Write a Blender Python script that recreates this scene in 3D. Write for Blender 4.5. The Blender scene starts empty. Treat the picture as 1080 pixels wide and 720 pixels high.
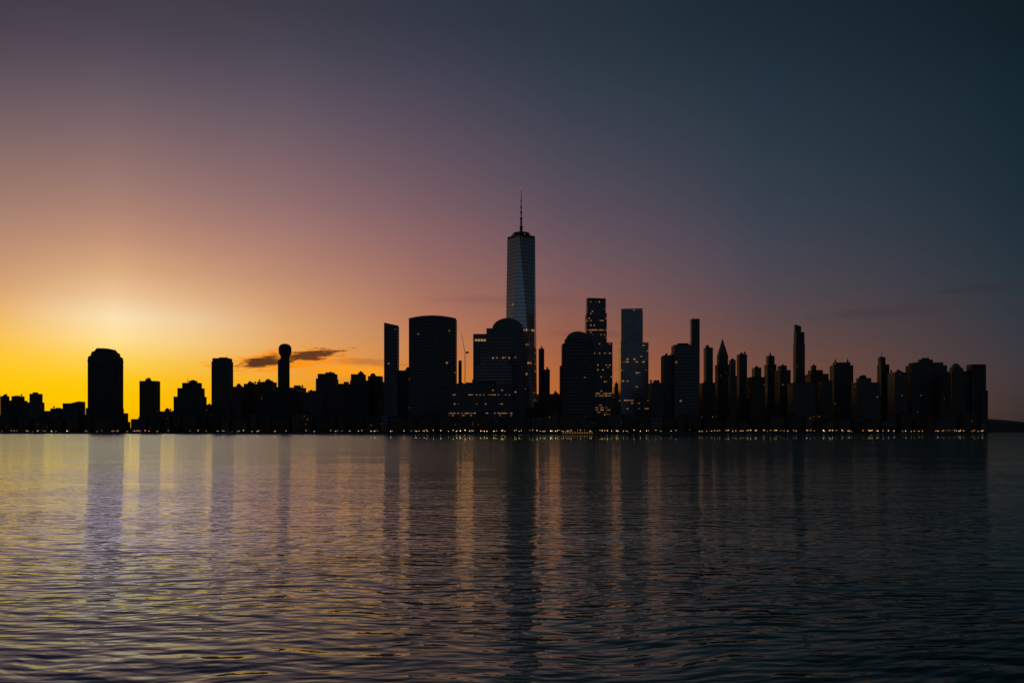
import bpy, bmesh, math, random
from mathutils import Vector, Matrix
random.seed(11)
S=bpy.context.scene
COL=S.collection
F=840.0; CH=5.0; HY=455.0; LAND=2.4

# ------------------------------------------------------------ node helpers
class NT:
    def __init__(s,tree): s.t=tree; s.n=tree.nodes; s.l=tree.links
    def new(s,typ,**kw):
        n=s.n.new(typ)
        for k,v in kw.items(): setattr(n,k,v)
        return n
    def put(s,sock,v):
        if isinstance(v,bpy.types.NodeSocket): s.l.new(v,sock)
        elif v is not None: sock.default_value=v
    def m(s,op,a,b=None,c=None,clamp=False):
        n=s.new('ShaderNodeMath',operation=op); n.use_clamp=clamp
        s.put(n.inputs[0],a)
        if b is not None: s.put(n.inputs[1],b)
        if c is not None: s.put(n.inputs[2],c)
        return n.outputs[0]
    def vm(s,op,a,b=None,scale=None):
        n=s.new('ShaderNodeVectorMath',operation=op)
        s.put(n.inputs[0],a)
        if b is not None: s.put(n.inputs[1],b)
        if scale is not None: s.put(n.inputs['Scale'],scale)
        return n.outputs['Value'] if op in('LENGTH','DOT_PRODUCT') else n.outputs[0]
    def mix(s,f,a,b,blend='MIX'):
        n=s.new('ShaderNodeMix',data_type='RGBA',blend_type=blend)
        s.put(n.inputs[0],f); s.put(n.inputs[6],a); s.put(n.inputs[7],b)
        return n.outputs[2]
    def rng(s,v,a,b,c=0.0,d=1.0,smooth=False):
        n=s.new('ShaderNodeMapRange'); n.clamp=True
        if smooth: n.interpolation_type='SMOOTHSTEP'
        s.put(n.inputs[0],v)
        for i,x in enumerate((a,b,c,d)): s.put(n.inputs[1+i],x)
        return n.outputs[0]
    def sep(s,v):
        n=s.new('ShaderNodeSeparateXYZ'); s.put(n.inputs[0],v); return n.outputs
    def comb(s,x,y,z):
        n=s.new('ShaderNodeCombineXYZ')
        s.put(n.inputs[0],x); s.put(n.inputs[1],y); s.put(n.inputs[2],z); return n.outputs[0]
    def noise(s,v,scale,detail=2.0,rough=0.5):
        n=s.new('ShaderNodeTexNoise'); s.put(n.inputs['Vector'],v)
        n.inputs['Scale'].default_value=scale; n.inputs['Detail'].default_value=detail
        n.inputs['Roughness'].default_value=rough
        return n.outputs[0]
def lin(c):
    return tuple((x/255/12.92 if x/255<=0.04045 else ((x/255+0.055)/1.055)**2.4) for x in c)

# ------------------------------------------------------------ world (dawn sky)
W=bpy.data.worlds.new("World"); S.world=W; W.use_nodes=True
W.node_tree.nodes.clear()
N=NT(W.node_tree)
tc=N.new('ShaderNodeTexCoord')
x,y,z=N.sep(tc.outputs['Generated'])
hl=N.m('MAXIMUM',N.m('SQRT',N.m('ADD',N.m('MULTIPLY',x,x),N.m('MULTIPLY',y,y))),1e-4)
t=N.m('DIVIDE',z,hl)
az=N.m('ARCTAN2',x,y)
TM=0.9
def ramp(rows,c):
    k=math.sqrt(F*F+(c-540)**2)
    pts=sorted([((HY-yy)/k, lin(rgb)) for yy,rgb in rows])
    last=pts[-1]
    pts.append((TM,tuple(q*0.72 for q in last[1])))
    def ev(tt):
        if tt<=pts[0][0]: return pts[0][1]
        for i in range(len(pts)-1):
            if tt<=pts[i+1][0]:
                p0=pts[max(i-1,0)];p1=pts[i];p2=pts[i+1];p3=pts[min(i+2,len(pts)-1)]
                h=p2[0]-p1[0]; s=(tt-p1[0])/h; out=[]
                for q in range(3):
                    m1=(p2[1][q]-p0[1][q])/max(p2[0]-p0[0],1e-5)*h
                    m2=(p3[1][q]-p1[1][q])/max(p3[0]-p1[0],1e-5)*h
                    v=(2*s**3-3*s*s+1)*p1[1][q]+(s**3-2*s*s+s)*m1+(-2*s**3+3*s*s)*p2[1][q]+(s**3-s*s)*m2
                    out.append(max(v,0.0))
                return tuple(out)
        return pts[-1][1]
    n=N.new('ShaderNodeValToRGB'); cr=n.color_ramp
    K=28
    ps=[(i/(K-1))**1.6 for i in range(K)]
    cr.elements[0].position=0; cr.elements[1].position=1
    for p in ps[1:-1]: cr.elements.new(p)
    for e,p in zip(cr.elements,ps):
        e.color=(*ev(p*TM),1)
    N.put(n.inputs[0],N.m('DIVIDE',t,TM,clamp=True))
    return n.outputs[0]
R=[455,430,400,370,340,300,250,200,100,0]
def col(c,vals): return ramp(list(zip(R,vals)),c)
cols=[
 (0,[(240,172,0),(252,194,0),(255,200,14),(255,198,58),(243,189,106),(213,162,116),(183,139,113),(155,121,107),(105,88,95),(68,61,72)]),
 (120,[(245,168,0),(255,195,0),(255,201,14),(255,216,110),(255,229,180),(230,184,137),(193,145,118),(160,123,112),(106,90,98),(68,62,73)]),
 (300,[(230,138,8),(246,160,10),(243,164,42),(233,168,94),(219,163,110),(194,142,112),(166,122,112),(138,106,108),(93,82,94),(61,59,71)]),
 (450,[(210,107,22),(221,124,26),(212,128,50),(198,126,77),(181,118,90),(160,110,97),(138,99,100),(113,89,98),(76,70,85),(49,54,67)]),
 (600,[(170,84,38),(184,97,42),(176,98,56),(160,95,69),(143,92,80),(124,89,90),(103,82,92),(83,75,88),(54,61,75),(38,49,60)]),
 (800,[(122,70,48),(130,77,50),(121,77,60),(108,75,68),(94,73,75),(79,71,80),(64,67,79),(52,62,74),(37,52,64),(26,41,51)]),
 (1080,[(52,43,43),(58,49,49),(61,54,58),(55,55,61),(48,54,62),(41,52,61),(33,48,58),(28,44,54),(21,38,47),(15,29,37)])]
west=col(1080,[(66,68,80),(70,74,86),(74,80,92),(74,82,96),(72,82,96),(68,79,92),(60,71,84),(52,63,76),(40,51,61),(28,38,46)])
side=col(1080,[(44,44,50),(46,48,54),(48,51,58),(47,51,58),(44,50,58),(41,48,56),(37,45,53),(32,41,49),(24,32,39),(16,23,28)])
rd=math.radians
cur=N.mix(N.rng(az,rd(-160),rd(-115)),west,side); pa=None
for i,(c,v) in enumerate(cols):
    a=math.atan((c-540)/F)
    lo=pa if i else rd(-80); hi=a if i else rd(-42)
    cur=N.mix(N.rng(az,lo,hi),cur,col(c,v)); pa=a
cur=N.mix(N.rng(az,rd(38),rd(80)),cur,side)
cur=N.mix(N.rng(az,rd(100),rd(140)),cur,west)
def blob(cx,cy,sx,sy,tilt=0.0):
    k=math.sqrt(F*F+(cx-540)**2)
    u0=math.atan((cx-540)/F); t0=(HY-cy)/k
    du=N.m('SUBTRACT',az,u0)
    dt=N.m('SUBTRACT',N.m('SUBTRACT',t,t0),N.m('MULTIPLY',du,tilt))
    a=N.m('POWER',N.m('ABSOLUTE',N.m('DIVIDE',du,sx/k)),2.0)
    b=N.m('POWER',N.m('ABSOLUTE',N.m('DIVIDE',dt,sy/k)),2.0)
    return N.m('EXPONENT',N.m('MULTIPLY',N.m('ADD',a,b),-1.0))
cv=N.comb(N.m('SUBTRACT',az,N.m('MULTIPLY',t,1.5)),N.m('MULTIPLY',t,5.0),0.0)
n1=N.noise(cv,38,8,0.74); n2=N.noise(cv,9,5,0.6)
def cloud(b,n,lo,hi,colr,amt,na=1.3):
    global cur
    f=N.rng(N.m('ADD',b,N.m('MULTIPLY',N.m('SUBTRACT',n,0.5),na)),lo,hi,0,amt,True)
    f=N.m('MULTIPLY',f,N.rng(b,0.01,0.15))
    cur=N.mix(f,cur,(*lin(colr),1))
cloud(blob(370,391,56,7,-0.03),n1,0.25,0.75,(255,160,26),0.85,2.6)
cloud(blob(385,381,50,4.5,-0.03),n1,0.3,0.9,(190,104,46),0.6,2.6)
cloud(blob(304,379,60,10,0.10),n1,0.15,0.6,(255,146,12),0.85,2.6)
cloud(blob(280,382,30,6,0.10),n1,0.25,0.75,(60,36,28),0.94,3.0)
cloud(blob(326,375,34,6,0.13),n1,0.25,0.7,(84,46,30),0.95,3.0)
cloud(blob(560,318,120,9,-0.03),n2,0.35,1.1,(122,76,76),0.35)
cloud(blob(940,328,120,8,0.03),n2,0.3,1.0,(66,54,60),0.5)
cloud(blob(1040,304,60,5,0.02),n2,0.3,1.0,(50,46,54),0.4)
cloud(blob(640,352,80,6,0.0),n2,0.35,1.1,(108,66,64),0.3)
sky=N.new('ShaderNodeTexSky',sky_type='NISHITA'); sky.sun_disc=False
sky.sun_elevation=math.radians(-1.5); sky.sun_rotation=math.radians(-27)
add=N.new('ShaderNodeVectorMath',operation='MULTIPLY_ADD')
N.l.new(sky.outputs[0],add.inputs[0]); add.inputs[1].default_value=(0.003,)*3; N.l.new(cur,add.inputs[2])
bg=N.new('ShaderNodeBackground'); N.l.new(add.outputs[0],bg.inputs[0]); bg.inputs[1].default_value=1.0
wo=N.new('ShaderNodeOutputWorld'); N.l.new(bg.outputs[0],wo.inputs[0])

# ------------------------------------------------------------ materials
def mat(name):
    m=bpy.data.materials.new(name); m.use_nodes=True
    T=NT(m.node_tree); b=m.node_tree.nodes['Principled BSDF']; return m,T,b
def simple(name,c,rough=0.8,metal=0.0,em=None,es=0.0,var=0.25,sc=0.3):
    m,T,b=mat(name)
    g=T.new('ShaderNodeTexCoord').outputs['Object']
    nz=T.noise(g,sc,4)
    T.put(b.inputs['Base Color'],T.mix(nz,(*[q*(1-var) for q in c],1),(*[q*(1+var) for q in c],1)))
    b.inputs['Roughness'].default_value=rough; b.inputs['Metallic'].default_value=metal
    if em: b.inputs['Emission Color'].default_value=(*em,1); b.inputs['Emission Strength'].default_value=es
    return m
def facade(name,wall,glass,cw,fh,wf,hf,lit,metal=0.0,rough=0.35,es=1.0,clus=0.02,emc=(1.0,0.42,0.12),spec=0.25,var=0.2,zmax=600,rowp=6.0,rowg=7.0,curtain=False,even=False):
    m,T,b=mat(name)
    g=T.new('ShaderNodeNewGeometry')
    px,py,pz=T.sep(g.outputs['Position']); nx,ny,nz=T.sep(g.outputs['True Normal'])
    u=T.m('SUBTRACT',T.m('MULTIPLY',px,ny),T.m('MULTIPLY',py,nx))
    uu=T.m('DIVIDE',u,cw); vv=T.m('DIVIDE',pz,fh)
    fu=T.m('FRACT',uu); fv=T.m('FRACT',vv)
    wm=T.m('MULTIPLY',T.m('LESS_THAN',fu,wf),T.m('LESS_THAN',fv,hf))
    vert=T.m('LESS_THAN',T.m('ABSOLUTE',nz),0.6)
    wm=T.m('MULTIPLY',wm,vert)
    wn=T.new('ShaderNodeTexWhiteNoise',noise_dimensions='3D')
    T.put(wn.inputs['Vector'],T.comb(T.m('FLOOR',uu),T.m('FLOOR',vv),T.m('ROUND',T.m('MULTIPLY',nx,3))))
    r=wn.outputs['Value']; rc=T.sep(wn.outputs['Color'])
    wr=T.new('ShaderNodeTexWhiteNoise',noise_dimensions='3D')
    oi=T.new('ShaderNodeObjectInfo')
    T.put(wr.inputs['Vector'],T.comb(T.m('FLOOR',vv),T.m('MULTIPLY',oi.outputs['Random'],57.0),0.0))
    row=T.m('MULTIPLY',T.m('POWER',wr.outputs['Value'],rowp),rowg)
    cl=T.noise(T.vm('MULTIPLY',g.outputs['Position'],(0.6,0.6,2.2)),clus,2)
    th=T.m('MULTIPLY',T.m('MULTIPLY',1.0 if even else T.rng(cl,0.46,0.66,0.02,3.4),row),lit)
    th=T.m('MULTIPLY',th,T.rng(pz,zmax-80,zmax,1,0))
    on=T.m('MULTIPLY',T.m('LESS_THAN',r,th),wm)
    wv=T.noise(g.outputs['Position'],0.05,4)
    wc=T.mix(wv,(*[q*0.7 for q in wall],1),(*[q*1.25 for q in wall],1))
    gc=T.mix(rc[1],(*[q*(1-var) for q in glass],1),(*[q*(1+var) for q in glass],1))
    tone=T.rng(oi.outputs['Random'],0,1,0.5,1.05)
    T.put(b.inputs['Base Color'],T.vm('SCALE',T.mix(wm,wc,gc),scale=tone if not curtain else 1.0))
    if curtain:
        b.inputs['Roughness'].default_value=rough; b.inputs['Metallic'].default_value=metal
    else:
        T.put(b.inputs['Roughness'],T.mix(wm,(0.85,)*3+(1,),(rough,)*3+(1,)))
        T.put(b.inputs['Metallic'],T.m('MULTIPLY',wm,metal))
    b.inputs['Specular IOR Level'].default_value=spec
    T.put(b.inputs['Emission Color'],T.mix(rc[0],(*emc,1),(1.0,0.55,0.24,1)))
    T.put(b.inputs['Emission Strength'],T.m('MULTIPLY',on,T.m('MULTIPLY',rc[2],es)))
    return m
M={}
M['dark']=facade('unlit_dark_facade',(0.13,0.13,0.125),(0.05,0.055,0.06),3.6,3.6,0.6,0.5,0.0,0.0,0.5,0.0)
M['stone']=facade('dark_stone_facade',(0.16,0.155,0.15),(0.04,0.045,0.05),4.0,3.8,0.5,0.5,0.003,0.0,0.4,0.25)
M['brick']=facade('brown_brick_facade',(0.15,0.115,0.095),(0.04,0.04,0.045),3.6,3.4,0.45,0.5,0.006,0.0,0.4,0.3)
M['glass']=facade('dark_glass_facade',(0.08,0.085,0.09),(0.12,0.135,0.145),4.5,6.5,0.85,0.6,0.004,0.45,0.35,0.25)
M['blue']=facade('blue_glass_facade',(0.10,0.11,0.12),(0.21,0.23,0.25),4.0,6.2,0.88,0.65,0.02,0.6,0.3,0.3)
M['lit']=facade('lit_office_facade',(0.12,0.12,0.125),(0.13,0.14,0.155),3.5,4.4,0.9,0.34,0.12,0.4,0.3,0.40,0.025,even=True)
M['grid']=facade('gridded_office_facade',(0.16,0.16,0.165),(0.09,0.10,0.11),3.6,5.0,0.75,0.45,0.34,0.3,0.3,0.34,0.025,rowp=2.2,rowg=3.0,even=True)
M['band']=facade('banded_glass_facade',(0.13,0.14,0.15),(0.20,0.215,0.23),5.0,6.0,0.97,0.45,0.10,0.7,0.28,0.28,0.02,rowp=4.0,rowg=4.5,curtain=True,even=True)
M['wtc']=facade('faceted_glass_facade',(0.29,0.32,0.35),(0.43,0.465,0.50),4.0,8.0,0.97,0.60,0.13,0.88,0.22,0.34,0.013,var=0.03,zmax=300,rowp=4.0,rowg=4.0,curtain=True,even=True)
M['roof']=simple('roof_tar',(0.06,0.06,0.06))
M['metal']=simple('grey_metal',(0.12,0.12,0.12),0.5,0.4)
M['wood']=simple('tank_wood',(0.10,0.07,0.05))
M['lamp']=simple('lamp_glow',(0.8,0.7,0.5),0.5,0,(1.0,0.50,0.18),3.2,0.05)
M['lampw']=simple('pale_lamp_glow',(0.8,0.8,0.7),0.5,0,(1.0,0.68,0.38),5.0,0.05)
M['glow']=simple('lit_interior_glow',(0.2,0.17,0.12),0.5,0,(1.0,0.46,0.13),0.12,0.1)
M['strip']=simple('lit_floor_glow',(0.4,0.35,0.25),0.5,0,(1.0,0.52,0.14),0.38,0.1)
M['red']=simple('aviation_glow',(0.5,0.1,0.1),0.5,0,(1.0,0.12,0.05),1.0,0.05)
M['copper']=simple('weathered_copper',(0.13,0.16,0.15),0.7,0.0)

# ------------------------------------------------------------ mesh helpers
def link(o): COL.objects.link(o); return o
def mobj(name,bm,m,parent=None,loc=None,smooth=False):
    bmesh.ops.recalc_face_normals(bm,faces=bm.faces[:])
    me=bpy.data.meshes.new(name); bm.to_mesh(me); bm.free()
    me.materials.append(m)
    if smooth:
        for p in me.polygons: p.use_smooth=True
    o=bpy.data.objects.new(name,me); link(o)
    if parent:
        o.parent=parent
        me.transform(Matrix.Translation(-Vector(parent.location)))
    return o
def empty(name,loc,label,cat,group=None):
    o=bpy.data.objects.new(name,None); o.location=loc; link(o)
    o["label"]=label; o["category"]=cat
    if group: o["group"]=group
    return o
def box(bm,x0,x1,y0,y1,z0,z1,ch=0.0):
    if ch>0:
        c=ch; p=[(x0+c,y0),(x1-c,y0),(x1,y0+c),(x1,y1-c),(x1-c,y1),(x0+c,y1),(x0,y1-c),(x0,y0+c)]
    else: p=[(x0,y0),(x1,y0),(x1,y1),(x0,y1)]
    prism(bm,p,z0,z1)
def prism(bm,p,z0,z1,q=None):
    q=q or p
    a=[bm.verts.new((u,v,z0)) for u,v in p]; b=[bm.verts.new((u,v,z1)) for u,v in q]
    n=len(p)
    bm.faces.new(a[::-1]); bm.faces.new(b)
    for i in range(n): bm.faces.new((a[i],a[(i+1)%n],b[(i+1)%n],b[i]))
def xzext(bm,prof,y0,y1):
    a=[bm.verts.new((u,y0,w)) for u,w in prof]; b=[bm.verts.new((u,y1,w)) for u,w in prof]
    n=len(prof)
    bm.faces.new(a); bm.faces.new(b[::-1])
    for i in range(n): bm.faces.new((a[i],b[i],b[(i+1)%n],a[(i+1)%n]))
def ring(cx,cy,r,n,ph=0,ry=None):
    ry=ry or r
    return [(cx+r*math.cos(ph+2*math.pi*i/n),cy+ry*math.sin(ph+2*math.pi*i/n)) for i in range(n)]
def lathe(bm,cx,cy,prof,n=16,ry=1.0,ph=0):
    prev=None
    for r,zz in prof:
        cur_=[bm.verts.new((a,b,zz)) for a,b in ring(cx,cy,max(r,0.02),n,ph,max(r,0.02)*ry)]
        if prev:
            for i in range(n): bm.faces.new((prev[i],prev[(i+1)%n],cur_[(i+1)%n],cur_[i]))
        else: bm.faces.new(cur_[::-1])
        prev=cur_
    bm.faces.new(prev)

SH=[(-400,2500),(-100,2300),(0,2150),(200,1900),(400,1520),(560,1380),(700,1420),(900,1560),(1042,1700)]
def shore(px):
    for (a,da),(b,db) in zip(SH,SH[1:]):
        if px<=b: return da+(db-da)*(max(px,a)-a)/(b-a)
    return SH[-1][1]
def X(px,d): return (px-540)/F*d
def Z(py,d): return CH+(HY-py)/F*d
placed=[]
def span(x0,x1,d,dep):
    l=X(x0,d if x0<540 else d+dep); r=X(x1,d if x1>540 else d+dep)
    return l,r
def place(x0,x1,off,dep):
    d=shore((x0+x1)/2)+off
    for _ in range(200):
        dd=dep
        l,r=span(x0,x1,d,dd)
        while r-l<(x1-x0)/F*d*0.6 and dd>6:
            dd*=0.85; l,r=span(x0,x1,d,dd)
        ok=all(r<=a+0.3 or l>=b-0.3 or d+dd<=c-1 or d>=e+1 for a,b,c,e in placed)
        if ok: break
        d+=5
    placed.append((l,r,d,d+dd))
    return d,dd,l,r

LBL={'dark':'dark masonry','stone':'dark stone','brick':'brown brick','glass':'dark glass','blue':'blue-grey glass','lit':'dark office','grid':'dark gridded office','band':'horizontally banded glass'}
def building(tiers,off,mk,name='office_tower',cat='building',label=None,top=None,dep=36,ch=0.0,group=None,extras=True,mast=None):
    x0=min(a[0] for a in tiers); x1=max(a[1] for a in tiers)
    if top: x0=min(x0,top[1]); x1=max(x1,top[2])
    if x1<410 and mk in('glass','stone'): mk='dark'
    d,dd,l,r=place(x0,x1,off,dep)
    root=empty(name,((l+r)/2,d+dd/2,LAND),label or (LBL[mk]+' block in the waterfront skyline'),cat,group)
    bm=bmesh.new(); zb=LAND-0.5; W0=x1-x0
    for (a,b,yt) in tiers:
        f=max(0.35,(b-a)/W0); td=dd*f; yn=d+(dd-td)/2
        L=X(a,yn if a<540 else yn+td); Rr=X(b,yn if b>540 else yn+td)
        zt=Z(yt,yn)
        c=min(ch,(Rr-L)*0.25,td*0.25)
        box(bm,L,Rr,yn,yn+td,zb,zt,c); 
        last=(L,Rr,yn,td,zt)
        zb=zt-0.003
    mobj('wall',bm,M[mk],root)
    L,Rr,yn,td,zt=last; cx=(L+Rr)/2; cy=yn+td/2; w=Rr-L
    if top:
        k=top[0]; a,b,yt=top[1:4]
        zt2=Z(yt,yn); La=X(a,cy); Rb=X(b,cy)
        La=max(La,L+.3); Rb=min(Rb,Rr-.3); c2=(La+Rb)/2; hw=(Rb-La)/2
        bm=bmesh.new(); H=zt2-zt
        if k=='dome':
            lathe(bm,c2,cy,[(hw*math.cos(q*math.pi/16),zt+H*math.sin(q*math.pi/16)) for q in range(9)],20,td/2/hw*0.95)
            mobj('dome',bm,M['copper'],root,smooth=False)
        elif k=='pyramid':
            prism(bm,[(La,yn+1),(Rb,yn+1),(Rb,yn+td-1),(La,yn+td-1)],zt,zt2,[(c2-.6,cy-.6),(c2+.6,cy-.6),(c2+.6,cy+.6),(c2-.6,cy+.6)])
            mobj('pyramid_roof',bm,M['copper'],root)
        elif k=='hip':
            xi=hw*(top[4] if len(top)>4 else 0.45); 
            prism(bm,[(La,yn+1),(Rb,yn+1),(Rb,yn+td-1),(La,yn+td-1)],zt,zt2,[(c2-xi,cy-3),(c2+xi,cy-3),(c2+xi,cy+3),(c2-xi,cy+3)])
            mobj('hipped_roof',bm,M['copper'],root)
        elif k=='slope':
            h0,h1=top[3],top[4]
            xzext(bm,[(L,zt),(Rr,zt),(Rr,Z(h1,yn)),(L,Z(h0,yn))],yn+.3,yn+td-.3)
            mobj('sloped_crown',bm,M[mk],root)
        elif k=='arc':
            ex=top[4] if len(top)>4 else 2.0
            pr=[(L,zt),(Rr,zt)]; K=24
            for q in range(K+1):
                s=1-q/K; pr.append((L+(Rr-L)*s, zt+1+H*(1-abs(2*s-1)**ex)))
            xzext(bm,pr,yn+.3,yn+td-.3); mobj('curved_crown',bm,M[mk],root)
        elif k=='poly':
            pr=[(L,zt),(Rr,zt)]+[(L+(Rr-L)*s,zt+H*h) for s,h in top[4]]
            xzext(bm,pr,yn+.3,yn+td-.3); mobj('chamfered_crown',bm,M[mk],root)
        elif k=='pins':
            for s in top[4]:
                pxx=X(s,cy); lathe(bm,pxx,cy,[(2.6,zt),(2.2,zt+H*.4),(1.2,zt+H*.5),(0.2,zt2)],8)
            mobj('pinnacle',bm,M['copper'],root)
    elif extras and w>8:
        bm=bmesh.new(); pw=0.5
        for q in ((L,Rr,yn,yn+pw),(L,Rr,yn+td-pw,yn+td),(L,L+pw,yn+pw,yn+td-pw),(Rr-pw,Rr,yn+pw,yn+td-pw)):
            box(bm,*q,zt+0.004,zt+1.3)
        mobj('parapet',bm,M['roof'],root)
        bm=bmesh.new(); k=random.uniform(0.25,0.55); o=random.uniform(-0.2,0.2)*w
        ph=random.uniform(3,7)*(1 if w>20 else 0.7)
        box(bm,cx+o-w*k/2,cx+o+w*k/2,cy-td*0.2,cy+td*0.2,zt+.004,zt+ph)
        if random.random()<.6:
            k2=k*random.uniform(.3,.6); o2=o+random.uniform(-.2,.2)*k*w
            box(bm,cx+o2-w*k2/2,cx+o2+w*k2/2,cy-td*0.12,cy+td*0.12,zt+ph+.004,zt+ph+random.uniform(1.5,4))
        mobj('roof_penthouse',bm,M['roof'],root)
        if mk in('stone','brick','dark') and w>14 and random.random()<0.6:
            bm=bmesh.new(); tx=cx-o*1.2+random.choice((-1,1))*w*0.33
            for ax,ay in((-1,-1),(1,-1),(1,1),(-1,1)): box(bm,tx+ax*1.3-.15,tx+ax*1.3+.15,cy+ay*1.3-.15,cy+ay*1.3+.15,zt+.004,zt+3)
            lathe(bm,tx,cy,[(2.1,zt+3),(2.1,zt+7),(0.1,zt+8.6)],12)
            mobj('water_tank',bm,M['wood'],root)
        if w>18 and random.random()<0.35:
            bm=bmesh.new(); tx=cx+random.uniform(-.3,.3)*w; hh=random.uniform(7,15)
            lathe(bm,tx,cy+3,[(0.35,zt),(0.25,zt+hh*.6),(0.08,zt+hh)],6)
            mobj('antenna',bm,M['metal'],root)
    if mast:
        bm=bmesh.new(); mx=X(mast[0],cy); zz=Z(mast[1],yn)
        lathe(bm,mx,cy,[(0.8,zt),(0.6,(zt+zz)/2),(0.15,zz)],8); mobj('antenna',bm,M['metal'],root)
    return root

# ------------------------------------------------------------ land, seawall, water
shp=[(X(p,dd),dd) for p,dd in SH]
far=[(shp[-1][0]+30,shp[-1][1]+120),(shp[-1][0]+90,2500),(shp[-1][0]+60,4200),(-2600,4600),(-4200,3600)]
bm=bmesh.new(); prism(bm,shp+far,-4,LAND)
o=mobj('ground',bm,simple('park_ground',(0.06,0.06,0.05),0.9,sc=0.05)); o['kind']='structure'
bm=bmesh.new()
for (a,b) in zip(shp,shp[1:]):
    A=Vector((*a,0));B=Vector((*b,0)); n=(B-A).normalized(); q=Vector((-n.y,n.x,0))
    if q.y>0: q=-q
    prism(bm,[(A+q*.9)[:2],(B+q*.9)[:2],(B-q*0.0)[:2],(A-q*0.0)[:2]],-3,LAND+0.9)
o=mobj('seawall',bm,simple('seawall_concrete',(0.12,0.115,0.11),0.8,sc=0.2)); o['kind']='structure'
bm=bmesh.new(); random.seed(5)
n=90
xs=[-9000+ i*(15500)/n for i in range(n+1)]
prev=None
for i,xx in enumerate(xs):
    hgt=62+14*math.sin(i*.35)+9*math.sin(i*1.3+1)+random.uniform(-4,4)
    hgt+=50*max(0,1-abs(xx-4300)/1400)
    row=[bm.verts.new((xx,7000,-2)),bm.verts.new((xx,7060,hgt*.7)),bm.verts.new((xx,7400,hgt)),bm.verts.new((xx,8600,-2))]
    if prev:
        for k in range(3): bm.faces.new((prev[k],row[k],row[k+1],prev[k+1]))
    prev=row
o=mobj('hills',bm,simple('wooded_hill',(0.10,0.10,0.10),0.95,sc=0.01)); o['kind']='structure'

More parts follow.
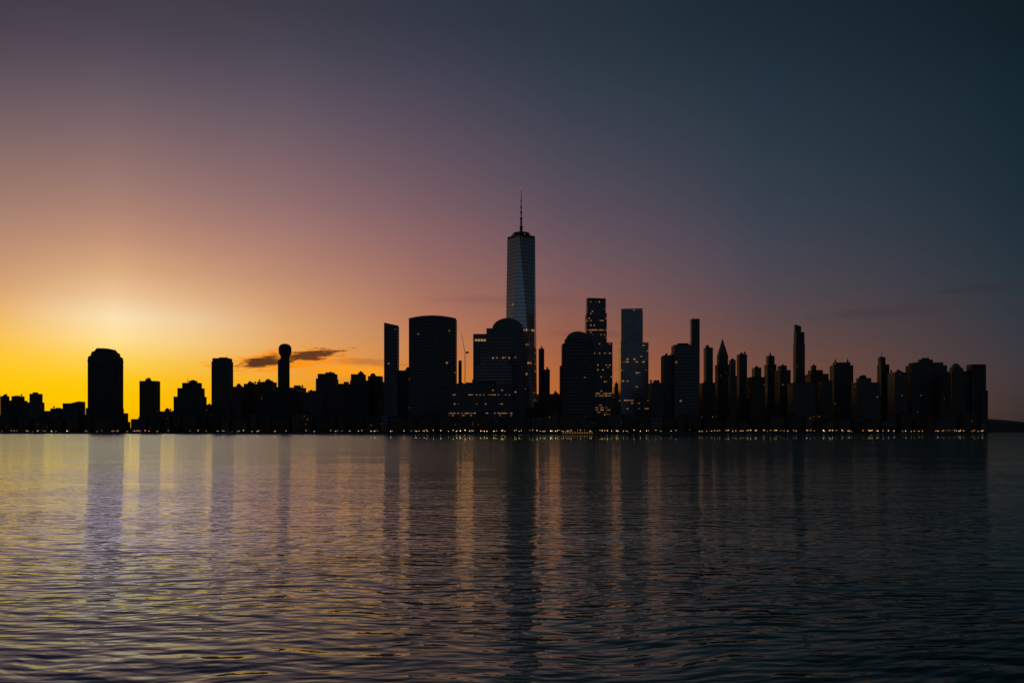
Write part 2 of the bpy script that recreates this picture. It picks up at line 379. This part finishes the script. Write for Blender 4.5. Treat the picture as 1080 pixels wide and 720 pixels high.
def water_mat():
    m,T,b=mat('river_water')
    m.node_tree.nodes.remove(b)
    g=T.new('ShaderNodeNewGeometry'); P=g.outputs['Position']; P0=P
    wx=T.m('MULTIPLY',T.m('SUBTRACT',T.noise(P,0.08,2),0.5),5.0)
    P=T.vm('ADD',P,T.comb(0.0,wx,0.0))
    gx=None;gy=None
    patch=T.rng(T.noise(T.vm('MULTIPLY',P,(0.35,1,1)),0.06,3),0.32,0.68,0.55,1.35)
    def octave(sx,sy,slope,seed,rot,det=1.0):
        nonlocal gx,gy
        c,s=math.cos(rot),math.sin(rot)
        x_,y_,z_=T.sep(P)
        u=T.m('MULTIPLY',T.m('ADD',T.m('MULTIPLY',x_,c),T.m('MULTIPLY',y_,s)),sx)
        v=T.m('MULTIPLY',T.m('SUBTRACT',T.m('MULTIPLY',y_,c),T.m('MULTIPLY',x_,s)),sy)
        e=0.12
        base=T.comb(u,v,seed)
        n0=T.noise(base,1.0,det); n1=T.noise(T.vm('ADD',base,(e,0,0)),1.0,det); n2=T.noise(T.vm('ADD',base,(0,e,0)),1.0,det)
        k=slope/e/1.2
        du=T.m('MULTIPLY',T.m('SUBTRACT',n1,n0),k*sx/sy); dv=T.m('MULTIPLY',T.m('SUBTRACT',n2,n0),k)
        ax=T.m('SUBTRACT',T.m('MULTIPLY',du,c),T.m('MULTIPLY',dv,s)); ay=T.m('ADD',T.m('MULTIPLY',du,s),T.m('MULTIPLY',dv,c))
        gx=ax if gx is None else T.m('ADD',gx,ax); gy=ay if gy is None else T.m('ADD',gy,ay)
    octave(0.09,0.22,0.04,1.3,0.04,0.0)
    octave(0.58,1.45,0.20,7.7,-0.08,0.6)
    octave(1.5,3.6,0.18,3.1,0.12,0.6)
    octave(4.5,8.5,0.05,9.4,-0.2,0.0)
    wX,wy,_=T.sep(P0)
    lg=T.m('LOGARITHM',wy,10.0)
    # ripple slopes shrunk with distance so far tower reflections smear less
    amp=T.m('MULTIPLY',patch,T.rng(lg,1.35,2.2,1.0,0.24))
    gx=T.m('MULTIPLY',gx,T.m('MULTIPLY',amp,-0.5)); gy=T.m('MULTIPLY',gy,T.m('MULTIPLY',amp,-1.0))
    gy=T.m('MULTIPLY',gy,T.rng(gy,-0.01,0.01,1.0,0.75))
    nn=T.vm('NORMALIZE',T.comb(gx,gy,1.0))
    nb=T.vm('NORMALIZE',T.comb(gx,T.m('SUBTRACT',gy,0.07),1.0))   # added reflection lobe, normals tilted toward the camera to mirror higher, paler sky
    # painted reflection tint, fanned from the camera: yellow sky turned silver left, darker right
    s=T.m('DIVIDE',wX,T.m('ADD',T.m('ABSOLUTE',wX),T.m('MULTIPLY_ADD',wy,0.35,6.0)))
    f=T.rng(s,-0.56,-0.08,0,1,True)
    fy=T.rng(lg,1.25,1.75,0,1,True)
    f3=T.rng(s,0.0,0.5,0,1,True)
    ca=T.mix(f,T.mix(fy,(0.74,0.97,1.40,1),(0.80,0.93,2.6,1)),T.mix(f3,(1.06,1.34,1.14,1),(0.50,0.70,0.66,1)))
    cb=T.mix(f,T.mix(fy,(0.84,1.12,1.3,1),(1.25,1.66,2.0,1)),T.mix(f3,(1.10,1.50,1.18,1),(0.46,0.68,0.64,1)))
    def glossy(c,r,nr):
        q=T.new('ShaderNodeBsdfGlossy',distribution='MULTI_GGX'); T.put(q.inputs['Color'],c); q.inputs['Roughness'].default_value=r
        T.put(q.inputs['Normal'],nr); return q.outputs[0]
    def mixs(f,a,b_):
        q=T.new('ShaderNodeMixShader'); T.put(q.inputs[0],f); T.l.new(a,q.inputs[1]); T.l.new(b_,q.inputs[2]); return q.outputs[0]
    fr=T.new('ShaderNodeFresnel'); fr.inputs['IOR'].default_value=1.5; T.put(fr.inputs['Normal'],nn)
    df=T.new('ShaderNodeBsdfDiffuse'); df.inputs['Color'].default_value=(0.03,0.04,0.045,1)
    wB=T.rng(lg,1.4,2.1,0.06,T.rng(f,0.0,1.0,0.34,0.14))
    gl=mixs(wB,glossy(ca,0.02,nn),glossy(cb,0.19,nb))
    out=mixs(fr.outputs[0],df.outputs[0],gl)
    T.l.new(out,m.node_tree.nodes['Material Output'].inputs[0])
    return m
bm=bmesh.new(); vs=[bm.verts.new(p) for p in ((-30000,-2000,0),(30000,-2000,0),(30000,40000,0),(-30000,40000,0))]; bm.faces.new(vs)
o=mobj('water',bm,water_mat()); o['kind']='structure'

# ------------------------------------------------------------ skyline (front rows first)
random.seed(21)
B=building
G='low waterfront buildings along the shore'
def low(x0,x1,yt,off=45,mk=None):
    mk=mk or random.choice(('brick','stone','brick','glass'))
    lab={'brick':'low brown brick waterfront apartment block with flat roof','stone':'low dark stone waterfront block with flat roof','glass':'low dark glass waterfront building with flat roof','lit':'low waterfront building with warm lit windows'}[mk]
    return B([(x0,x1,yt)],off,mk,'waterfront_building','building',lab,dep=22,group=G)
p=-20
while p<1036:
    w=random.uniform(9,24)
    yt=random.uniform(436,447) if p>400 else random.uniform(437,448)
    if 131<p+w/2<147 or 40<p+w/2<56: yt=random.uniform(441,447)
    if p+w>1035: w=1041-p
    low(p,p+w-0.4,yt,42); p+=w
B([(473,541,426),(474,540,405)],80,'lit','office_building','building','broad lit waterfront office block with warm windows',dep=40)
B([(500,541,386),(505,538,374)],150,'blue','office_tower','building','dark glass tower with stepped top and pyramid roof',top=('hip',508,535,365,0.25),dep=46,ch=3)
r_=B([(498,554,400),(499,552,352),(513,552,346)],230,'glass','office_tower','building','broad stepped dark tower with shallow domed crown',top=('dome',519,553,334),dep=52)
L,Rr,y0,y1=placed[-1]
bm=bmesh.new()
for i in range(4):
    box(bm,X(501+i*3,y0),X(503.2+i*3,y0),y0-.6,y0+.6,Z(359.6,y0),Z(357.6,y0))
mobj('lit_window_strip',bm,M['strip'],r_)
B([(590,628,385),(592,627,362),(595,625,357)],110,'glass','office_tower','building','dark glass tower with rounded dome roof',top=('dome',597,622,348),dep=48,ch=4)
B([(431,482,336)],150,'glass','office_tower','building','wide dark glass tower with gently curved roofline',top=('arc',431,482,333),dep=40,ch=2)
B([(405,421,347)],130,'glass','residential_tower','building','slender dark glass tower with slanted top',top=('slope',405,421,340,343),dep=22)
B([(417,438,391)],110,'stone',label='mid-height dark stone block beside slender tower')
B([(482,487,408),(483.5,487,380)],150,'brick','construction_tower','building','narrow unfinished tower beside wide glass tower',dep=8,extras=False)
B([(487,500,407)],130,'stone',label='low dark block beneath stepped tower')
B([(568,574,368)],420,'glass','residential_tower','building','thin glass tower beside the tallest skyscraper',dep=14)
B([(574,580,390)],400,'stone',dep=14,label='thin dark stone tower beside taller glass tower')
B([(578,592,416)],160,'brick',label='low brick block between dome tower and skyscraper')
B([(617,646,361),(617,640,330),(618,639,320)],290,'grid','skyscraper','skyscraper','tall stepped dark skyscraper with lit windows and open crown',dep=44,top=('slope',618,639,314,314.5))
B([(644,655,424)],120,'brick',label='low brick block between two tall towers')
B([(652,684,361),(653,678,330)],330,'band','skyscraper','skyscraper','banded dark glass skyscraper with angular notched top',dep=42,top=('slope',653,678,325.5,325))
B([(684,699,404)],180,'stone',label='mid-height dark stone block beside banded skyscraper')
B([(697,709,375)],200,'stone',label='mid-height stone tower with flat roof')
B([(707,737,371),(708,733,364)],170,'glass',label='broad dark glass office tower with stepped top',dep=40)
B([(728,738,336)],420,'stone','residential_tower','building','very slender tall dark residential tower',dep=18,extras=False)
B([(737,754,404)],160,'brick')
B([(742,752,367)],300,'stone',label='slim dark stone tower with flat top',dep=22)
B([(754,770,384),(756,768,374)],320,'stone','stone_tower','building','old stone tower with pointed pyramid roof',top=('pyramid',757,767,357),dep=26)
B([(768,777,396),(769,776,380)],220,'stone',dep=20,label='narrow stepped stone tower')
B([(777,788,374)],300,'stone',dep=22,label='slim dark stone tower with flat top')
B([(786,807,398)],180,'brick'); B([(793,803,388)],330,'stone',dep=22)
B([(806,819,384),(808,817,375)],320,'stone','stone_tower','building','old stone tower with small roof pinnacles',top=('pins',808,817,370,[812.5]),dep=24)
B([(817,834,390),(820,830,386)],230,'stone')
B([(830,860,404)],150,'stone')
B([(836.5,849,362),(837,848.5,350),(837.5,845,346)],330,'stone','skyscraper','skyscraper','slender dark skyscraper with sloped notched peak',top=('slope',837.5,845,342,344),dep=18)
B([(849,874,394),(852,868,390),(855,861,386)],240,'brick')
B([(862,878,402)],150,'stone')
B([(875,900,385),(878,897,382)],290,'stone','stone_tower','building','stone tower with castellated stepped roof',top=('pins',878,897,377,[881,894]),dep=26)
B([(898,928,403),(903,919,399)],160,'stone',dep=26,label='broad mid-height stone block with stepped roof')
B([(925,938,384),(926,934,377)],300,'stone',label='stepped stone tower with short mast',mast=(930,370))
B([(936,957,393)],230,'stone')
B([(955,999,385),(958,995,382),(968,984,379.5)],200,'stone',dep=30,label='massive broad dark stone office slab')
B([(985,1003,394)],130,'brick')
B([(998,1022,391),(1001,1016,388)],190,'stone',dep=24,label='broad office tower with pointed stepped roof',top=('hip',1003,1013,383,0.3))
B([(1019,1040,384)],150,'stone',dep=22,label='dark stone tower at the end of the waterfront',extras=False)
B([(1030,1042,412)],60,'stone',dep=18,label='mid-height dark block at the shore end')
# northern skyline
B([(0,10,418)],160,'brick'); B([(9,29,422),(12,26,418)],230,'stone'); B([(28,47,424),(31,45,415.5)],170,'brick')
B([(53,69,431)],160,'glass'); B([(66,90,425)],140,'glass',label='low glass block with sloped roof',top=('slope',66,90,427,423))
B([(90,131,430),(92,130.5,381)],190,'glass','residential_tower','building','massive dark tower with chamfered rounded crown',
  top=('poly',92,130.5,367,[(1,0.02),(0.97,0.38),(0.90,0.42),(0.86,0.70),(0.79,0.76),(0.72,0.97),(0.55,1.0),(0.32,1.0),(0.25,0.80),(0.15,0.72),(0.11,0.44),(0.03,0.38),(0,0.02)]),dep=46,ch=2,extras=False)
B([(147,169,402)],180,'brick','residential_tower','building','squat dark brick residential tower',dep=24)
B([(169,184,434)],130,'brick')
B([(183,218,418),(187,216,409),(192,213,404)],180,'stone',dep=30,label='stepped dark stone block with uneven roofline',mast=(198,397))
B([(223,246,381),(224,245,378)],190,'stone','residential_tower','building','tall dark slab with rooftop plant room',dep=28)
B([(216,224,427)],130,'brick')
B([(246,260,408)],150,'brick'); B([(257,273,405)],230,'stone'); B([(271,292,403)],180,'brick')
B([(278,320,413)],150,'stone',dep=30)
r_=B([(291.5,306.5,408),(292.5,306,380)],340,'stone','stone_tower','building','slender dark tower with bulbous overhanging head',top=('dome',294,305,377),dep=24,ch=4,extras=False)
L,Rr,y0,y1=placed[-1]; cx=(X(292.5,y0)+X(306,y0))/2; cy=(y0+y1)/2
bm=bmesh.new(); k=y0/F
lathe(bm,cx,cy,[(4.6*k,Z(380,y0)),(4.8*k,Z(375,y0)),(6.6*k,Z(372.5,y0)),(6.9*k,Z(369,y0)),(6.6*k,Z(365.5,y0)),(4.8*k,Z(363,y0)),(2*k,Z(362,y0))],12)
mobj('tower_head',bm,M['dark'],r_)
B([(305,323,409)],170,'brick'); B([(320,345,414)],140,'stone')
B([(333,357,399),(335,356,394.5)],260,'glass'); B([(345,372,410)],160,'brick'); B([(357,371,405)],240,'stone')
B([(369,392,401),(370,386,395)],190,'stone'); B([(384,406,402),(388,404,397)],240,'brick')
B([(398,410,420)],120,'brick')
random.seed(8); p=236
while p<1020:
    w=random.uniform(10,22) if p<840 else random.uniform(20,36)
    base=418 if p<400 else (412 if p<840 else 408)
    if p+w>1036: w=1036-p
    mk=random.choice(('stone','brick','glass','stone'))
    yt=base+random.uniform(-9,12)
    ts=[(p,p+w,yt)]
    if random.random()<.65:
        a_=random.uniform(.05,.35)*w; b_=random.uniform(.05,.35)*w
        ts.append((p+a_,p+w-b_,yt-random.uniform(2,6)))
    B(ts,480,mk,'office_block','building',
      'mid-height %s block among taller towers'%LBL[mk],dep=24,group='mid-height blocks behind the waterfront')
    p+=w-0.5
p=-20
while p<236:
    w=random.uniform(10,22)
    if not(131<p+w/2<147): 
        mk=random.choice(('stone','brick'))
        B([(p,p+w,random.uniform(431,440))],380,mk,'office_block','building','low %s block behind the northern waterfront'%LBL[mk],dep=24,group='mid-height blocks behind the waterfront')
    p+=w

# ------------------------------------------------------------ tallest skyscraper
D=1768.0; cx=X(549.7,D); zr=Z(252,D)
root=empty('skyscraper',(cx,D,LAND),'tallest faceted glass skyscraper with tapering sides and needle spire','skyscraper')
a=math.radians(-8); hb=32
def rot(pts): return [(cx+u*math.cos(a)-v*math.sin(a),D+u*math.sin(a)+v*math.cos(a)) for u,v in pts]
sq=rot([(-hb,-hb),(hb,-hb),(hb,hb),(-hb,hb)]); ht=hb*.97; dm=rot([(0,-ht),(ht,0),(0,ht),(-ht,0)])
bm=bmesh.new(); prism(bm,sq,LAND-.5,58); mobj('podium',bm,M['glass'],root)
bm=bmesh.new()
lo=[bm.verts.new((*q,58.003)) for q in sq]; hi=[bm.verts.new((*q,zr)) for q in dm]
for i in range(4):
    j=(i+1)%4
    bm.faces.new((lo[i],lo[j],hi[i])); bm.faces.new((lo[j],hi[j],hi[i]))
bm.faces.new(hi)
mobj('glass_facade',bm,M['wtc'],root)
bm=bmesh.new(); prism(bm,rot([(0,-ht*.99),(ht*.99,0),(0,ht*.99),(-ht*.99,0)]),zr+.004,zr+5); mobj('parapet',bm,M['glass'],root)
bm=bmesh.new()
lathe(bm,cx,D,[(21,zr+7.5),(21,zr+9.5)],24); lathe(bm,cx,D,[(18,zr+11),(18,zr+12.4)],24)
for q in ring(cx,D,17,10): box(bm,q[0]-.4,q[0]+.4,q[1]-.4,q[1]+.4,zr+5,zr+12)
mobj('antenna_ring',bm,M['metal'],root)
bm=bmesh.new()
for q in ring(cx,D-1,21,9,0.2): 
    if q[1]<D: box(bm,q[0]-.5,q[0]+.5,q[1]-.5,q[1]+.5,zr+5.4,zr+6.6)
mobj('crown_lights',bm,M['strip'],root)
bm=bmesh.new(); zt=Z(199,D)
lathe(bm,cx,D,[(3.4,zr+5),(3.2,zr+26),(2.2,zr+28),(2.1,zr+45),(1.5,zr+47),(1.3,zr+70),(0.9,zr+72),(0.6,zt-10),(0.2,zt)],10)
for k,zz in enumerate((26,45,58,71,84)): lathe(bm,cx,D,[(4.2-k*.6,zr+zz),(4.2-k*.6,zr+zz+1.4)],12)
mobj('spire',bm,M['metal'],root)
bm=bmesh.new(); lathe(bm,cx,D,[(0.2,zt+.01),(1.0,zt+1),(0.2,zt+2)],8); mobj('beacon',bm,M['red'],root)

# ------------------------------------------------------------ tower crane beside the wide tower
d=shore(484)+215; cxx=X(490.5,d)
root=empty('tower_crane',(cxx,d,LAND),'tall lattice tower crane standing among the towers','crane')
bm=bmesh.new(); zt=Z(372,d)
for ax in(-1,1):
    for ay in(-1,1): box(bm,cxx+ax-.2,cxx+ax+.2,d+ay-.2,d+ay+.2,LAND,zt)
zz=LAND
while zz<zt-3: box(bm,cxx-1,cxx+1,d-1.1,d-.8,zz,zz+.4); zz+=3
mobj('mast',bm,M['metal'],root)
bm=bmesh.new()
ang=math.radians(62); 
A=Vector((cxx,d,zt)); Bq=A+Vector((-math.cos(ang)*0.35*44,0,math.sin(ang)*44))
for dy in(-.6,.6):
    vs=[bm.verts.new(v) for v in((A.x-.5,d+dy-.15,A.z),(A.x+.5,d+dy-.15,A.z),(Bq.x+.3,d+dy-.15,Bq.z),(Bq.x-.3,d+dy-.15,Bq.z))]
    ws=[bm.verts.new(v.co+Vector((0,.3,0))) for v in vs]
    bm.faces.new(vs); bm.faces.new(ws[::-1])
    for i in range(4): bm.faces.new((vs[i],ws[i],ws[(i+1)%4],vs[(i+1)%4]))
mobj('jib',bm,M['metal'],root)
bm=bmesh.new(); box(bm,cxx+1,cxx+8,d-1.2,d+1.2,zt-1,zt+2.5); mobj('counterweight',bm,M['metal'],root)

# ------------------------------------------------------------ ferry pier with lit waiting hall
d0=shore(608); pw=X(626,d0)-X(590,d0); px0=X(590,d0)
root=empty('ferry_terminal',(px0+pw/2,d0-16,0.0),'low ferry terminal with warm lit waiting hall on pier','ferry terminal')
bm=bmesh.new(); box(bm,px0,px0+pw,d0-26,d0-6,0.9,1.6)
for i in range(9):
    for yy in(d0-24,d0-8): lathe(bm,px0+3+i*(pw-6)/8,yy,[(.5,-3),(.5,.9)],8)
mobj('pier_deck',bm,M['wood'],root)
bm=bmesh.new(); box(bm,px0+3,px0+pw-3,d0-22,d0-10,1.6,4.6); mobj('waiting_hall',bm,M['glow'],root)
bm=bmesh.new()
xzext(bm,[(px0+1,4.61),(px0+pw-1,4.61),(px0+pw-1,5.0),(px0+pw/2,5.8),(px0+1,5.0)],d0-24,d0-8); mobj('canopy_roof',bm,M['roof'],root)
bm=bmesh.new()
for i in range(14):
    xx=px0+3+i*(pw-6)/13; box(bm,xx-.9,xx+.9,d0-22.4,d0-22.02,1.6,4.6)
mobj('window_mullion',bm,M['roof'],root)

# ------------------------------------------------------------ street lamps
def along(px,inset):
    d=shore(px)+inset; return X(px,d),d
def lampset():
    bm=bmesh.new(); lathe(bm,0,0,[(.18,0),(.12,1),(.09,6.3)],8)
    me1=bpy.data.meshes.new('post'); bm.to_mesh(me1); bm.free(); me1.materials.append(M['metal'])
    out=[]
    for k in('lamp','lampw'):
        bm=bmesh.new(); bmesh.ops.create_icosphere(bm,subdivisions=2,radius=0.55)
        me=bpy.data.meshes.new('lamp_globe'); bm.to_mesh(me); bm.free(); me.materials.append(M[k]); out.append(me)
    return me1,out
pm,gm=lampset(); random.seed(77)
pxs=[]
p=2
while p<1040:
    pxs.append(p)
    p+=random.expovariate(1/(2.8 if 380<p<1040 else 5.5))+1.0
for p in pxs[:298]:
    lx,ly=along(p,random.choice((5,6,7,9)))
    r=empty('street_lamp',(lx,ly,LAND),'glowing globe street lamp on the waterfront promenade','street lamp','lamps along the waterfront promenade')
    hs=random.uniform(0.45,0.8)
    q=bpy.data.objects.new('post',pm); q.parent=r; q.scale=(1,1,hs); link(q)
    q=bpy.data.objects.new('lamp_globe',random.choice((gm[0],gm[0],gm[0],gm[1]))); q.parent=r; q.location=(0,0,6.3*hs+.4)
    sc=random.choice((.5,.6,.7,.8,1.1)); q.scale=(sc,)*3; link(q)

# ------------------------------------------------------------ trees
leaf=simple('leaf_foliage',(0.05,0.06,0.03),0.9,sc=1.5,var=0.5); bark=simple('tree_bark',(0.08,0.06,0.045),0.9)
def tree_mesh(seed):
    rr=random.Random(seed); bm=bmesh.new()
    lathe(bm,0,0,[(.35,0),(.25,2.5),(.16,5),(.06,7.5)],7)
    for i in range(7):
        a_=rr.uniform(0,6.28); z0=rr.uniform(2.4,5); A=Vector((0,0,z0)); Bv=Vector((math.cos(a_)*2.6,math.sin(a_)*2.6,z0+rr.uniform(1.5,3)))
        t1=Vector((-math.sin(a_),math.cos(a_),0))*.09
        v=[bm.verts.new(A+t1),bm.verts.new(A-t1),bm.verts.new(A+Vector((0,0,.2))),bm.verts.new(Bv)]
        for f in((0,1,3),(1,2,3),(2,0,3)): bm.faces.new([v[i_] for i_ in f])
    tm=bpy.data.meshes.new('trunk'); bm.to_mesh(tm); bm.free(); tm.materials.append(bark)
    bm=bmesh.new()
    cl=[Vector((rr.gauss(0,1.7),rr.gauss(0,1.7),rr.uniform(3.6,9.2))) for _ in range(16)]
    for c in cl:
        k=1-abs(c.z-6)/6; c.x*=k*1.3; c.y*=k*1.3
        for _ in range(26):
            q=c+Vector((rr.gauss(0,.6),rr.gauss(0,.6),rr.gauss(0,.5)))
            n=Vector((rr.gauss(0,1),rr.gauss(0,1),rr.gauss(0,1))).normalized(); u=n.orthogonal().normalized()*rr.uniform(.2,.45); w=n.cross(u)
            bm.faces.new([bm.verts.new(q+u),bm.verts.new(q+w),bm.verts.new(q-u),bm.verts.new(q-w)])
    cm=bpy.data.meshes.new('crown'); bm.to_mesh(cm); bm.free(); cm.materials.append(leaf)
    return tm,cm
TV=[tree_mesh(i) for i in range(5)]
random.seed(4)
for i in range(130):
    p=random.uniform(0,1038); lx,ly=along(p,random.uniform(11,30))
    r=empty('tree',(lx,ly,LAND),'small leafy tree on the waterfront promenade','tree','trees along the waterfront promenade')
    sc=random.uniform(.7,1.45); r.scale=(sc*random.uniform(.9,1.2),sc,sc); r.rotation_euler=(0,0,random.uniform(0,6.28))
    tm,cm=random.choice(TV)
    for nm,me in(('trunk',tm),('crown',cm)):
        q=bpy.data.objects.new(nm,me); q.parent=r; link(q)

# ------------------------------------------------------------ camera
cam=bpy.data.cameras.new('camera'); co=bpy.data.objects.new('camera',cam); link(co)
co.location=(0,0,CH); co.rotation_euler=(math.radians(90),0,0)
cam.sensor_width=36; cam.lens=F/1080*36; cam.shift_y=(HY-360)/1080
cam.clip_start=0.5; cam.clip_end=80000
S.camera=co
S.view_settings.view_transform='Standard'; S.view_settings.look='None'; S.view_settings.exposure=0
